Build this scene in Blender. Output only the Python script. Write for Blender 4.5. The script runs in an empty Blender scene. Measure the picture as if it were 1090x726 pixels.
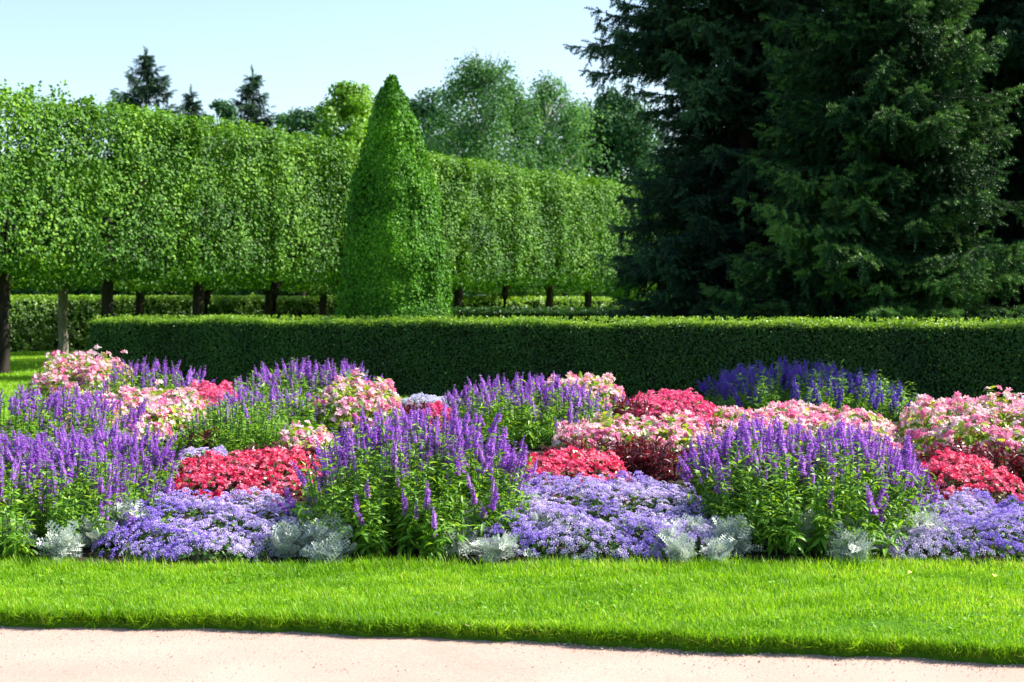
import bpy, math
import numpy as np

scene = bpy.context.scene
COL = scene.collection
RNG = np.random.default_rng(7)
CAMZ, FPX, HZ = 1.5, 1600.0, 322.0

# ------------------------------------------------------------------ helpers
def wx(px, d):
    return (px - 545.0) / FPX * d

def new_mat(name):
    m = bpy.data.materials.new(name)
    m.use_nodes = True
    nt = m.node_tree
    nt.nodes.clear()
    out = nt.nodes.new('ShaderNodeOutputMaterial')
    return m, nt, out

def N(nt, typ, **kw):
    n = nt.nodes.new(typ)
    for k, v in kw.items():
        if k in n.inputs:
            n.inputs[k].default_value = v
        else:
            setattr(n, k, v)
    return n

def ramp(nt, fac, cols):
    r = nt.nodes.new('ShaderNodeValToRGB')
    els = r.color_ramp.elements
    while len(els) < len(cols):
        els.new(0.5)
    for i, c in enumerate(cols):
        p, c = c if isinstance(c[0], float) and len(c) == 2 else (i / max(1, len(cols) - 1), c)
        els[i].position = p
        els[i].color = (*c, 1)
    if fac is not None:
        nt.links.new(fac, r.inputs[0])
    return r

def leaf_mat(name, cols, trans=0.35, rough=0.45, tint=(1.25, 1.15, 0.6), spec=0.4):
    """thin leaf or petal: reflects and lets light through; colour varies from leaf to leaf"""
    m, nt, out = new_mat(name)
    at = N(nt, 'ShaderNodeAttribute', attribute_name='rnd')
    r = ramp(nt, at.outputs['Fac'], cols)
    pb = N(nt, 'ShaderNodeBsdfPrincipled')
    pb.inputs['Roughness'].default_value = rough
    pb.inputs['Specular IOR Level'].default_value = spec
    nt.links.new(r.outputs[0], pb.inputs['Base Color'])
    mul = N(nt, 'ShaderNodeMixRGB', blend_type='MULTIPLY')
    mul.inputs[0].default_value = 1
    mul.inputs[2].default_value = (*tint, 1)
    nt.links.new(r.outputs[0], mul.inputs[1])
    tr = N(nt, 'ShaderNodeBsdfTranslucent')
    nt.links.new(mul.outputs[0], tr.inputs['Color'])
    mx = N(nt, 'ShaderNodeMixShader')
    mx.inputs[0].default_value = trans
    nt.links.new(pb.outputs[0], mx.inputs[1])
    nt.links.new(tr.outputs[0], mx.inputs[2])
    nt.links.new(mx.outputs[0], out.inputs[0])
    return m

def solid_mat(name, cols, scale=8.0, rough=0.9, bump=0.4, stretch=(1, 1, 1), detail=6.0):
    m, nt, out = new_mat(name)
    tc = N(nt, 'ShaderNodeTexCoord')
    mp = N(nt, 'ShaderNodeMapping')
    mp.inputs['Scale'].default_value = stretch
    nt.links.new(tc.outputs['Object'], mp.inputs[0])
    no = N(nt, 'ShaderNodeTexNoise')
    no.inputs['Scale'].default_value = scale
    no.inputs['Detail'].default_value = detail
    no.inputs['Roughness'].default_value = 0.65
    nt.links.new(mp.outputs[0], no.inputs['Vector'])
    k = len(cols) - 1
    r = ramp(nt, no.outputs['Fac'], [(0.3 + 0.4 * i / max(1, k), c) for i, c in enumerate(cols)])
    pb = N(nt, 'ShaderNodeBsdfPrincipled')
    pb.inputs['Roughness'].default_value = rough
    pb.inputs['Specular IOR Level'].default_value = 0.2
    nt.links.new(r.outputs[0], pb.inputs['Base Color'])
    bp = N(nt, 'ShaderNodeBump')
    bp.inputs['Strength'].default_value = bump
    bp.inputs['Distance'].default_value = 0.03
    nt.links.new(no.outputs['Fac'], bp.inputs['Height'])
    nt.links.new(bp.outputs[0], pb.inputs['Normal'])
    nt.links.new(pb.outputs[0], out.inputs[0])
    return m

class Acc:
    """collects quads (tri = repeated index handled apart) into one mesh"""
    def __init__(self):
        self.V, self.F, self.R, self.M = [], [], [], []
        self.n = 0
    def add(self, V, F, rnd=0.5, mat=0):
        V = np.asarray(V, dtype=np.float32)
        F = np.asarray(F, dtype=np.int64)
        self.V.append(V)
        self.F.append(F + self.n)
        self.R.append(np.broadcast_to(np.asarray(rnd, dtype=np.float32), (len(F),)).copy())
        self.M.append(np.full(len(F), mat, dtype=np.int32))
        self.n += len(V)
    def inst(self, tmpl, P, R, S, rnd=None, mat=0):
        """tmpl = (verts, faces list of arrays, face shade offset); P n,3  R n,3,3 (columns axes)  S n or n,3"""
        tv, tfs = tmpl[0], tmpl[1]
        n = len(P)
        if n == 0:
            return
        S = np.asarray(S, dtype=np.float64)
        if S.ndim == 1:
            S = S[:, None]
        L = tv[None] * S[:, None, :]
        W = np.einsum('nij,nkj->nki', R, L) + P[:, None, :]
        base = self.n
        self.V.append(W.reshape(-1, 3).astype(np.float32))
        off = (np.arange(n) * len(tv))[:, None, None]
        for k, tf in enumerate(tfs):
            F = (tf[None] + off).reshape(-1, tf.shape[1]) + base
            self.F.append(F)
            if rnd is None:
                rr = np.full(len(F), 0.5, dtype=np.float32)
            else:
                rr = np.repeat(rnd, len(tf)).astype(np.float32)
            self.R.append(rr)
            mm = tmpl[2][k] if len(tmpl) > 2 else mat
            self.M.append(np.full(len(F), mm, dtype=np.int32))
        self.n += n * len(tv)
    def mesh(self, name, mats, smooth=False):
        me = bpy.data.meshes.new(name)
        V = np.concatenate(self.V)
        lens = np.concatenate([np.full(len(f), f.shape[1], dtype=np.int32) for f in self.F])
        idx = np.concatenate([f.reshape(-1) for f in self.F]).astype(np.int32)
        me.vertices.add(len(V))
        me.vertices.foreach_set('co', V.reshape(-1))
        me.loops.add(len(idx))
        me.loops.foreach_set('vertex_index', idx)
        me.polygons.add(len(lens))
        st = np.zeros(len(lens), dtype=np.int32)
        st[1:] = np.cumsum(lens)[:-1]
        me.polygons.foreach_set('loop_start', st)
        me.polygons.foreach_set('material_index', np.concatenate(self.M))
        if smooth:
            me.polygons.foreach_set('use_smooth', np.ones(len(lens), dtype=bool))
        else:
            me.polygons.foreach_set('use_smooth', np.zeros(len(lens), dtype=bool))
        a = me.attributes.new('rnd', 'FLOAT', 'FACE')
        a.data.foreach_set('value', np.concatenate(self.R))
        for m in (mats if isinstance(mats, (list, tuple)) else [mats]):
            me.materials.append(m)
        me.update(calc_edges=True)
        return me
    def tube(self, pts, rads, sides=7, rnd=0.5, mat=0, cap=True):
        pts = np.asarray(pts, dtype=float)
        n = len(pts)
        t = np.gradient(pts, axis=0)
        t /= np.linalg.norm(t, axis=1)[:, None] + 1e-9
        up = np.array([0, 0, 1.0]) if abs(t[0][2]) < 0.9 else np.array([1.0, 0, 0])
        u = np.cross(t, up); u /= np.linalg.norm(u, axis=1)[:, None] + 1e-9
        v = np.cross(t, u)
        a = np.arange(sides) * 2 * np.pi / sides
        rads = np.asarray(rads, dtype=float)
        V = pts[:, None, :] + rads[:, None, None] * (np.cos(a)[None, :, None] * u[:, None, :] + np.sin(a)[None, :, None] * v[:, None, :])
        V = V.reshape(-1, 3)
        F = []
        for i in range(n - 1):
            for j in range(sides):
                k = (j + 1) % sides
                F.append((i * sides + j, i * sides + k, (i + 1) * sides + k, (i + 1) * sides + j))
        self.add(V, F, rnd, mat)
        if cap:
            self.F.append(np.array([[self.n - sides + j for j in range(sides)]]))
            self.R.append(np.array([rnd], dtype=np.float32)); self.M.append(np.array([mat], dtype=np.int32))

def link(name, me, parent=None, loc=None):
    o = bpy.data.objects.new(name, me)
    COL.objects.link(o)
    if parent is not None:
        o.parent = parent
    if loc is not None:
        o.location = loc
    return o

def empty(name, loc, label, cat, group=None, rz=0.0):
    o = bpy.data.objects.new(name, None)
    o.empty_display_size = 0.3
    COL.objects.link(o)
    o.location = loc
    o.rotation_euler = (0, 0, rz)
    o['label'] = label; o['category'] = cat
    if group:
        o['group'] = group
    return o

def copy_tree(o, parent=None):
    c = o.copy(); COL.objects.link(c); c.parent = parent
    for ch in list(o.children):
        copy_tree(ch, c)
    return c

def frames(nrm, rng, dirv=None, jit=0.0):
    """rotation matrices: local z = normal, local x = direction along leaf"""
    n = len(nrm)
    z = nrm + (rng.normal(size=(n, 3)) * jit if jit else 0)
    z /= np.linalg.norm(z, axis=1)[:, None] + 1e-9
    d = rng.normal(size=(n, 3)) if dirv is None else dirv
    x = d - (d * z).sum(1)[:, None] * z
    x /= np.linalg.norm(x, axis=1)[:, None] + 1e-9
    y = np.cross(z, x)
    return np.stack([x, y, z], axis=2)

def frames_x(xd, rng, up=None, jit=0.4):
    """local x exactly = xd, local z near up"""
    n = len(xd)
    x = xd / (np.linalg.norm(xd, axis=1)[:, None] + 1e-9)
    u = np.tile([0, 0, 1.0], (n, 1)) if up is None else up
    u = u + rng.normal(size=(n, 3)) * jit
    z = u - (u * x).sum(1)[:, None] * x
    z /= np.linalg.norm(z, axis=1)[:, None] + 1e-9
    y = np.cross(z, x)
    return np.stack([x, y, z], axis=2)

def noise3(P, scale, seed=0, octaves=2):
    """cheap smooth pseudo noise in -1..1"""
    r = np.random.default_rng(seed)
    out = np.zeros(len(P)); amp = 1.0; tot = 0
    for o in range(octaves):
        for k in range(4):
            w = r.normal(size=3) * scale * (2 ** o)
            out += amp * np.sin(P @ w + r.uniform(0, 6.28)) / 2.0
        tot += amp; amp *= 0.5
    return out / tot

# ------------------------------------------------------------------ leaf templates
A = lambda *f: np.array(f)
T_LEAF = (np.array([[0, 0, 0], [.42, .36, .07], [1, 0, -.08], [.42, -.36, .07], [.5, 0, -.02]], float),
          [A((0, 4, 2, 1), (0, 3, 2, 4))])
T_OVAL = (np.array([[0, 0, 0], [.25, .3, .05], [.75, .3, .05], [1, 0, -.05], [.75, -.3, .05], [.25, -.3, .05], [.5, 0, -.03]], float),
          [A((0, 6, 2, 1), (6, 3, 2, 2), (0, 5, 4, 6))[[0, 2]], A((6, 3, 2), (6, 4, 3))])
def lance(w=0.13, droop=0.3, cup=0.25):
    st = [0, .3, .68, 1.0]
    ww = [0, w, w * .8, 0]
    V = [[0, 0, 0]]
    for t, q in zip(st[1:3], ww[1:3]):
        z = -droop * t * t + .06 * t
        V += [[t, q, z + cup * q], [t, 0, z], [t, -q, z + cup * q]]
    V.append([.97, 0, -droop + .06])
    return (np.array(V, float), [A((1, 2, 5, 4), (2, 3, 6, 5)), A((0, 2, 1), (0, 3, 2), (4, 5, 7), (5, 6, 7))])
T_LANCE = lance()
T_LANCE_DROOP = lance(.13, .6)
T_BROAD = lance(.27, .25, .2)

def t_flower(k=5, w=.5, cup=.35, r=1.0):
    V, F = [[0, 0, -.05]], []
    for i in range(k):
        a = 2 * math.pi * i / k; b = math.pi / k * 1.02
        for (rr, da, zz) in ((.62, -b * w * 1.7, cup * .45), (1.0, -b * .35, cup), (1.0, b * .35, cup), (.62, b * w * 1.7, cup * .45)):
            V.append([r * rr * math.cos(a + da), r * rr * math.sin(a + da), zz * r])
        j = 1 + i * 4
        F.append((0, j, j + 1, j + 2)); F.append((0, j + 2, j + 3, j + 3))
    quads = A(*[F[i] for i in range(0, len(F), 2)]); tris = A(*[F[i][:3] for i in range(1, len(F), 2)])
    n = len(V)
    V += [[.17 * math.cos(q), .17 * math.sin(q), .02] for q in (0, 2.1, 4.2)] + [[0, 0, .2]]
    ctr = A((n, n + 1, n + 3), (n + 1, n + 2, n + 3), (n + 2, n, n + 3))
    return (np.array(V, float), [quads, tris, ctr], [0, 0, 1])
T_FLOWER = t_flower()

def rot_z(a):
    c, s = math.cos(a), math.sin(a)
    return np.array([[c, -s, 0], [s, c, 0], [0, 0, 1]])

# spruce brush: two crossed blades plus needles
def t_brush():
    r = np.random.default_rng(3)
    V = [[0, .16, 0], [.75, .13, 0], [1.05, 0, 0], [.75, -.13, 0], [0, -.16, 0], [0, 0, .16], [.75, 0, .13], [.75, 0, -.13], [0, 0, -.16]]
    F4, F3 = [], []
    for i in range(16):
        t = (i + .5) / 16 * .95
        a = i * 2.4
        d = np.array([.5, math.cos(a), math.sin(a)]); d /= np.linalg.norm(d)
        b = np.array([t, 0, 0]); s = np.cross(d, [1, 0, 0]); s /= np.linalg.norm(s)
        e = b + d * (.42 * (1 - .45 * t))
        k = len(V)
        V += [list(b + np.array([.06, 0, 0]) + s * .035), list(b - np.array([.06, 0, 0]) - s * .035), list(e)]
        F3.append((k, k + 1, k + 2))
    W = [[0, .06, 0], [1.0, .03, 0], [1.0, -.03, 0], [0, -.06, 0]]
    k = len(V); V += W; F4.append((k, k + 1, k + 2, k + 3))
    V = np.array(V, float)
    return (V[9:], [A(*F3) - 9, A(*F4) - 9])
T_BRUSH = t_brush()

# ------------------------------------------------------------------ materials
M = {}
M['linden'] = leaf_mat('linden_leaf', [(.018, .07, .006), (.045, .15, .009), (.1, .26, .012), (.22, .42, .025)], .27, .55, (1.4, 1.2, .4), spec=.22)
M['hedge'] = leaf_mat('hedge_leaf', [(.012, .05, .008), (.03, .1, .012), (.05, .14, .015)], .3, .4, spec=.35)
M['hedge_new'] = leaf_mat('hedge_young_leaf', [(.1, .23, .015), (.2, .37, .03), (.32, .48, .06)], .4, .4)  # young growth tone that also paints in the sunlight on hedge tops
M['topiary'] = leaf_mat('topiary_leaf', [(.02, .1, .006), (.065, .22, .01), (.15, .39, .016)], .24, .55, (1.3, 1.2, .4), spec=.2)
M['far_hedge'] = leaf_mat('far_hedge_leaf', [(.05, .14, .015), (.1, .23, .02), (.18, .33, .04)], .4, .4)
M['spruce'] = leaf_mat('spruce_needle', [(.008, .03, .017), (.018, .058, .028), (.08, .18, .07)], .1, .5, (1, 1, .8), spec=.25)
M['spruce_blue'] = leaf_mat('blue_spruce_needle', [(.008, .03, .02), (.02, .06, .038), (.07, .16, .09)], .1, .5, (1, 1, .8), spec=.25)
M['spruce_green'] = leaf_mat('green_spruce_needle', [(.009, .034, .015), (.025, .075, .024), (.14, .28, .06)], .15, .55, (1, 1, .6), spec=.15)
M['birch'] = leaf_mat('birch_leaf', [(.035, .11, .04), (.08, .2, .06), (.16, .32, .1)], .36, .6, (1.2, 1.2, .6), spec=.12)  # bluish greens stand in for haze over the distant crowns
M['maple'] = leaf_mat('bright_tree_leaf', [(.08, .2, .015), (.15, .33, .02), (.24, .44, .03)], .42, .4)
M['dark_tree'] = leaf_mat('dark_tree_leaf', [(.02, .075, .03), (.045, .13, .05), (.085, .2, .06)], .3, .6, spec=.12)
M['grass'] = leaf_mat('grass_blade', [(.1, .26, .008), (.22, .46, .012), (.37, .6, .022), (.62, .56, .22)], .45, .45, (1.15, 1.1, .5), spec=.25)
M['salvia_leaf'] = leaf_mat('salvia_leaf', [(.06, .17, .015), (.15, .35, .03), (.32, .54, .07)], .42, .45, (1.35, 1.15, .35), spec=.4)
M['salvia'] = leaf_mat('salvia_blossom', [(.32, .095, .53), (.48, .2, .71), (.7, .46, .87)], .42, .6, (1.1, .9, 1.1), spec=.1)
M['salvia_deep'] = leaf_mat('deep_salvia_blossom', [(.13, .06, .42), (.2, .1, .56), (.3, .18, .66)], .3, .6, (1, .9, 1.1), spec=.1)  # deep violet, darkened so the petals carry some of the clump's shade
M['pink'] = leaf_mat('pink_petal', [(.8, .2, .42), (.86, .46, .6), (.88, .74, .76), (.9, .88, .76)], .35, .5, (1, .9, .9), spec=.2)
M['pink_leaf'] = leaf_mat('begonia_leaf', [(.08, .2, .02), (.22, .38, .03), (.45, .52, .05)], .35, .35, spec=.5)
M['red'] = leaf_mat('red_petal', [(.6, .015, .09), (.82, .08, .22), (.88, .42, .52), (.82, .14, .3)], .35, .5, (1.1, .8, .8), spec=.2)
M['rose'] = leaf_mat('rose_petal', [(.7, .05, .2), (.82, .16, .34), (.87, .42, .54)], .35, .5, (1.1, .8, .9), spec=.2)
M['red_leaf'] = leaf_mat('red_begonia_leaf', [(.06, .09, .015), (.1, .05, .02), (.14, .2, .03)], .3, .3, spec=.5)
M['maroon'] = leaf_mat('maroon_leaf', [(.05, .006, .01), (.1, .012, .02), (.2, .03, .04)], .3, .3, (1.6, .7, .7), spec=.6)
M['ager'] = leaf_mat('ageratum_blossom', [(.24, .13, .64), (.46, .33, .79), (.72, .62, .86), (.87, .82, .89)], .3, .8, (1, .95, 1.05), spec=.05)
M['ager_leaf'] = leaf_mat('ageratum_leaf', [(.04, .12, .02), (.08, .2, .03), (.14, .28, .05)], .3, .5)
M['white_ager'] = leaf_mat('pale_ageratum_blossom', [(.6, .58, .8), (.75, .74, .85), (.85, .84, .88)], .3, .8, (1, 1, 1), spec=.05)
M['silver'] = leaf_mat('silver_leaf', [(.36, .43, .38), (.52, .58, .52), (.7, .73, .67)], .2, .8, (1, 1, .9), spec=.1)
M['yellow'] = leaf_mat('flower_eye', [(.7, .5, .08), (.85, .65, .12)], .1, .6)
M['stone'] = leaf_mat('loose_stone', [(.16, .13, .1), (.36, .3, .25), (.48, .4, .34), (.55, .5, .45)], 0.0, .9, spec=.1)
M['stem'] = solid_mat('green_stem', [(.05, .12, .03), (.1, .2, .05)], 30, .7, .1)
M['bark'] = solid_mat('dark_bark', [(.008, .006, .005), (.02, .016, .013), (.04, .032, .027)], 9, .95, 1.0, (1, 1, .25))
M['bark_spruce'] = solid_mat('spruce_bark', [(.008, .007, .006), (.025, .02, .017)], 9, .95, 1.0)
M['bark_pale'] = solid_mat('grey_bark', [(.06, .05, .045), (.16, .14, .12), (.25, .22, .19)], 8, .95, .8, (1, 1, .3))  # greyish bark lightened to paint the sun on one linden trunk
M['bark_birch'] = solid_mat('birch_bark', [(.08, .07, .07), (.5, .49, .46), (.6, .59, .56)], 5, .8, .4, (1, 1, 3))
M['twigs'] = solid_mat('hedge_twigs', [(.006, .01, .004), (.015, .022, .008)], 25, 1.0, .5)
M['soil'] = solid_mat('garden_soil', [(.012, .009, .006), (.03, .022, .015), (.05, .037, .025)], 18, 1.0, 1.0)

def lawn_material():
    m, nt, out = new_mat('lawn')
    tc = N(nt, 'ShaderNodeTexCoord')
    n1 = N(nt, 'ShaderNodeTexNoise'); n1.inputs['Scale'].default_value = .35; n1.inputs['Detail'].default_value = 5
    n2 = N(nt, 'ShaderNodeTexNoise'); n2.inputs['Scale'].default_value = 22; n2.inputs['Detail'].default_value = 8; n2.inputs['Roughness'].default_value = .8
    for n in (n1, n2):
        nt.links.new(tc.outputs['Object'], n.inputs['Vector'])
    r1 = ramp(nt, n1.outputs['Fac'], [(.3, (.07, .2, .012)), (.7, (.13, .32, .02))])
    r2 = ramp(nt, n2.outputs['Fac'], [(.3, (.45, .5, .4)), (.7, (1.25, 1.2, 1.1))])
    mul = N(nt, 'ShaderNodeMixRGB', blend_type='MULTIPLY'); mul.inputs[0].default_value = 1
    nt.links.new(r1.outputs[0], mul.inputs[1]); nt.links.new(r2.outputs[0], mul.inputs[2])
    pb = N(nt, 'ShaderNodeBsdfPrincipled'); pb.inputs['Roughness'].default_value = .9
    pb.inputs['Specular IOR Level'].default_value = .1
    nt.links.new(mul.outputs[0], pb.inputs['Base Color'])
    bp = N(nt, 'ShaderNodeBump'); bp.inputs['Distance'].default_value = .05; bp.inputs['Strength'].default_value = .8
    nt.links.new(n2.outputs['Fac'], bp.inputs['Height']); nt.links.new(bp.outputs[0], pb.inputs['Normal'])
    nt.links.new(pb.outputs[0], out.inputs[0])
    return m

def path_material():
    m, nt, out = new_mat('gravel_path')
    tc = N(nt, 'ShaderNodeTexCoord')
    big = N(nt, 'ShaderNodeTexNoise'); big.inputs['Scale'].default_value = 1.3; big.inputs['Detail'].default_value = 6; big.inputs['Roughness'].default_value = .6
    fine = N(nt, 'ShaderNodeTexNoise'); fine.inputs['Scale'].default_value = 90; fine.inputs['Detail'].default_value = 4; fine.inputs['Roughness'].default_value = .8
    vor = N(nt, 'ShaderNodeTexVoronoi'); vor.inputs['Scale'].default_value = 70; vor.inputs['Randomness'].default_value = 1
    for n in (big, fine, vor):
        nt.links.new(tc.outputs['Object'], n.inputs['Vector'])
    r1 = ramp(nt, big.outputs['Fac'], [(.3, (.4, .27, .225)), (.7, (.47, .325, .275))])
    r2 = ramp(nt, fine.outputs['Fac'], [(.32, (.7, .68, .66)), (.68, (1.15, 1.15, 1.15))])
    mul = N(nt, 'ShaderNodeMixRGB', blend_type='MULTIPLY'); mul.inputs[0].default_value = 1
    nt.links.new(r1.outputs[0], mul.inputs[1]); nt.links.new(r2.outputs[0], mul.inputs[2])
    pb = N(nt, 'ShaderNodeBsdfPrincipled'); pb.inputs['Roughness'].default_value = .95
    pb.inputs['Specular IOR Level'].default_value = .1
    nt.links.new(mul.outputs[0], pb.inputs['Base Color'])
    bp = N(nt, 'ShaderNodeBump'); bp.inputs['Distance'].default_value = .003; bp.inputs['Strength'].default_value = .5
    nt.links.new(fine.outputs['Fac'], bp.inputs['Height']); nt.links.new(bp.outputs[0], pb.inputs['Normal'])
    nt.links.new(pb.outputs[0], out.inputs[0])
    return m
M['lawn'] = lawn_material(); M['path'] = path_material()

# ------------------------------------------------------------------ ground
def sheet(name, V, F, mat, kind='structure'):
    a = Acc(); a.add(V, F)
    o = link(name, a.mesh(name, mat, smooth=True)); o['kind'] = kind
    return o

EX = np.array([-6, -2.46, -1.09, 0, 2.2, 6.0]); EY = np.array([7.45, 7.23, 7.1, 6.89, 6.46, 5.7])
def edge_y(x):
    x = np.asarray(x, float)
    base = np.interp(x, EX, EY)
    lo = EY[0] + (x - EX[0]) * -.06
    hi = EY[-1] + (x - EX[-1]) * -.2
    base = np.where(x < EX[0], lo, np.where(x > EX[-1], hi, base))
    return base + .02 * np.sin(x * 4.1 + 1) + .014 * np.sin(x * 11.7) + .01 * np.sin(x * 29) + .006 * np.sin(x * 61 + 2)

def BED_E(X, Y):
    return np.abs(X / 7.2) ** 4 + np.abs((Y - 15.0) / 6.6) ** 2
def mound(X, Y):
    return .32 * np.clip(1 - np.abs(X / 7.2) ** 4 - ((Y - 14.5) / 6.0) ** 2, 0, 1)

sheet('ground', [[-700, -60, -.11], [700, -60, -.11], [700, 900, -.11], [-700, 900, -.11]], [(0, 1, 2, 3)], M['lawn'])
# path surface with faint undulation
xs = np.linspace(-14, 14, 90); ys = np.linspace(-3, 8.2, 60)
gx, gy = np.meshgrid(xs, ys)
P = np.stack([gx, gy, -.065 + 0 * gx], -1).reshape(-1, 3)
P[:, 2] += .004 * noise3(P, 3.0, 5)
nx = len(xs)
F = [(j * nx + i, j * nx + i + 1, (j + 1) * nx + i + 1, (j + 1) * nx + i) for j in range(len(ys) - 1) for i in range(nx - 1)]
sheet('path', P, F, M['path'])
# raised lawn with a cut turf edge along the path
xs = np.concatenate([np.linspace(-300, -15, 12), np.linspace(-14, 14, 900), np.linspace(15, 300, 12)])
e = edge_y(np.clip(xs, -14, 14))
rows = [(e + .012, -.1), (e + .0, -.04), (e + .03, .0), (e + .3, .004), (e + 1.2, .0), (np.full_like(xs, 20.), 0), (np.full_like(xs, 60.), 0), (np.full_like(xs, 500.), 0)]
P = np.concatenate([np.stack([xs, y, np.full_like(xs, z)], -1) for y, z in rows])
nx = len(xs)
F = [(j * nx + i, j * nx + i + 1, (j + 1) * nx + i + 1, (j + 1) * nx + i) for j in range(len(rows) - 1) for i in range(nx - 1)]
sheet('lawn', P, F, M['lawn'])
# soil of the flower bed, gently mounded
a_ = np.linspace(0, 2 * np.pi, 120, endpoint=False); rr_ = np.linspace(0, 1, 30)
def bed_pt(a, r):
    c, s = np.cos(a), np.sin(a)
    # radius where BED_E = 1
    k = np.ones_like(a) * 6
    for _ in range(40):
        k = k * (1.0 / np.maximum(BED_E(k * c, 15 + k * s), 1e-6)) ** .25
    return k * r * c, 15 + k * r * s
P = []
for r in rr_:
    X, Y = bed_pt(a_, r)
    P.append(np.stack([X, Y, mound(X, Y) + .012 + .012 * np.sin(X * 9) * np.sin(Y * 11)], -1))
P = np.concatenate(P); P[-120:, 2] = .004
F = [(j * 120 + i, j * 120 + (i + 1) % 120, (j + 1) * 120 + (i + 1) % 120, (j + 1) * 120 + i) for j in range(29) for i in range(120)]
sheet('flower_bed_soil', P, [f[::-1] for f in F], M['soil'])

# grass blades
def blade_tmpl():
    V = [[0, -.5, 0], [0, .5, 0], [.12, -.38, .55], [.12, .38, .55], [.42, 0, 1.0]]
    return (np.array(V, float), [A((0, 1, 3, 2)), A((2, 3, 4))])
T_BLADE = blade_tmpl()
def grass():
    rng = np.random.default_rng(11)
    acc = Acc()
    def lay(X, Y, h, w, lean=.35, z=0.0):
        n = len(X)
        P = np.stack([X, Y, np.zeros(n) + z], -1)
        az = rng.uniform(0, 2 * np.pi, n)
        tilt = rng.normal(0, lean, n)
        zax = np.stack([np.sin(tilt) * np.cos(az), np.sin(tilt) * np.sin(az), np.cos(tilt)], -1)
        R = frames(zax, rng)
        S = np.stack([h, w, h], -1)
        pn = noise3(np.stack([X, Y, 0 * X], -1), 1.6, 3)
        rnd = np.clip(rng.uniform(0, .7, n) + .16 * pn + .14 * noise3(np.stack([X, Y, 0 * X], -1), 9, 23) + (rng.random(n) < .04) * .5, 0, 1)
        acc.inst(T_BLADE, P, R, S, rnd)
    # strip in front of the bed
    n = 230000
    X = rng.uniform(-4.6, 4.6, n); t = rng.random(n)
    e0 = edge_y(X) + .01
    Xb = X; ang = np.clip(1 - np.abs(Xb / 7.2) ** 4, 0, 1) ** .5
    back = 15 - 6.6 * ang + .08 + .05 * np.sin(X * 6)
    Y = e0 + (back - e0) * t
    pn = noise3(np.stack([X, Y, 0 * X], -1), 2.2, 9)
    pn2 = noise3(np.stack([X, Y, 0 * X], -1), 11, 19)
    h = rng.uniform(.018, .043, n) * (1 + .4 * pn + .35 * pn2)
    h = np.where(Y > back - .18, h * rng.uniform(.9, 1.6, n), h)
    lay(X, Y, h, rng.uniform(.0028, .005, n))
    # overhang on the cut edge
    n = 30000
    X = rng.uniform(-4.6, 4.6, n); Y = edge_y(X) + rng.uniform(-.012, .03, n)
    lay(X, Y, rng.uniform(.03, .065, n), rng.uniform(.003, .005, n), .75, rng.uniform(-.045, 0, n))
    # tall tufts near the bed
    for k in range(75):
        cx = rng.uniform(-4.4, 4.4); ang = (1 - abs(cx / 7.2) ** 4) ** .5
        cy = 15 - 6.6 * ang - rng.uniform(-.05, .12)
        m = int(rng.integers(8, 40))
        lay(cx + rng.normal(0, .06, m), cy + rng.normal(0, .03, m), rng.uniform(.05, .1, m), rng.uniform(.003, .005, m), .4)
    # clover and small weeds
    n = 1600
    cc = np.stack([rng.uniform(-4, 4, 160), rng.uniform(6.6, 8.3, 160)], -1)
    j = rng.integers(0, 160, n)
    X = cc[j, 0] + rng.normal(0, .04, n); Y = cc[j, 1] + rng.normal(0, .05, n)
    k = Y > edge_y(X) + .03; X, Y = X[k], Y[k]; n = len(X)
    acc.inst(T_BROAD, np.stack([X, Y, rng.uniform(.02, .045, n)], -1), frames(np.tile([0, 0, 1.], (n, 1)) + rng.normal(0, .35, (n, 3)), rng), rng.uniform(.015, .035, n), rng.uniform(0, .35, n))
    # sides of the bed and lawn beyond
    n = 90000
    X = rng.uniform(-15, 15, n); Y = rng.uniform(7.5, 26, n) 
    k = (BED_E(X, Y) > 1) & (Y > edge_y(X) + .05) & ~((np.abs(X) < 4.6) & (Y < 8.9)) & (Y < 23 - X * .3)
    X, Y = X[k], Y[k]
    lay(X, Y, rng.uniform(.04, .07, len(X)), rng.uniform(.008, .014, len(X)))
    n = 70000
    Y = rng.uniform(24, 44, n); X = wx(rng.uniform(-150, 190, n), Y)
    lay(X, Y, rng.uniform(.05, .09, n), rng.uniform(.012, .022, n))
    o = link('grass', acc.mesh('grass', M['grass'])); o['kind'] = 'stuff'
    o['label'] = 'short bright green lawn grass between the gravel path and the flower bed'; o['category'] = 'grass'
grass()

def gravel():
    rng = np.random.default_rng(41)
    n = 9000
    X = rng.uniform(-4, 4, n); Y = rng.uniform(4.5, 7.4, n)
    near = rng.random(n) < .35
    Y = np.where(near, edge_y(X) - rng.exponential(.05, n) - .005, Y)
    k = Y < edge_y(X) - .004
    X, Y = X[k], Y[k]; n = len(X)
    T = (np.array([[.5, 0, 0], [0, .42, 0], [-.5, .08, 0], [0, -.45, 0], [.05, 0, .3], [0, 0, -.2]], float), [A((0, 1, 4), (1, 2, 4), (2, 3, 4), (3, 0, 4), (1, 0, 5), (2, 1, 5), (3, 2, 5), (0, 3, 5))])
    acc = Acc()
    nr = np.tile([0, 0, 1.], (n, 1)) + rng.normal(0, .2, (n, 3))
    acc.inst(T, np.stack([X, Y, np.full(n, -.063)], -1), frames(nr, rng), rng.uniform(.004, .011, n) * np.where(rng.random(n) < .03, 1.8, 1), rng.random(n))
    o = link('gravel', acc.mesh('gravel', M['stone'])); o['kind'] = 'stuff'
    o['label'] = 'small loose stones lying on the pale path'; o['category'] = 'gravel'
gravel()

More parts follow.
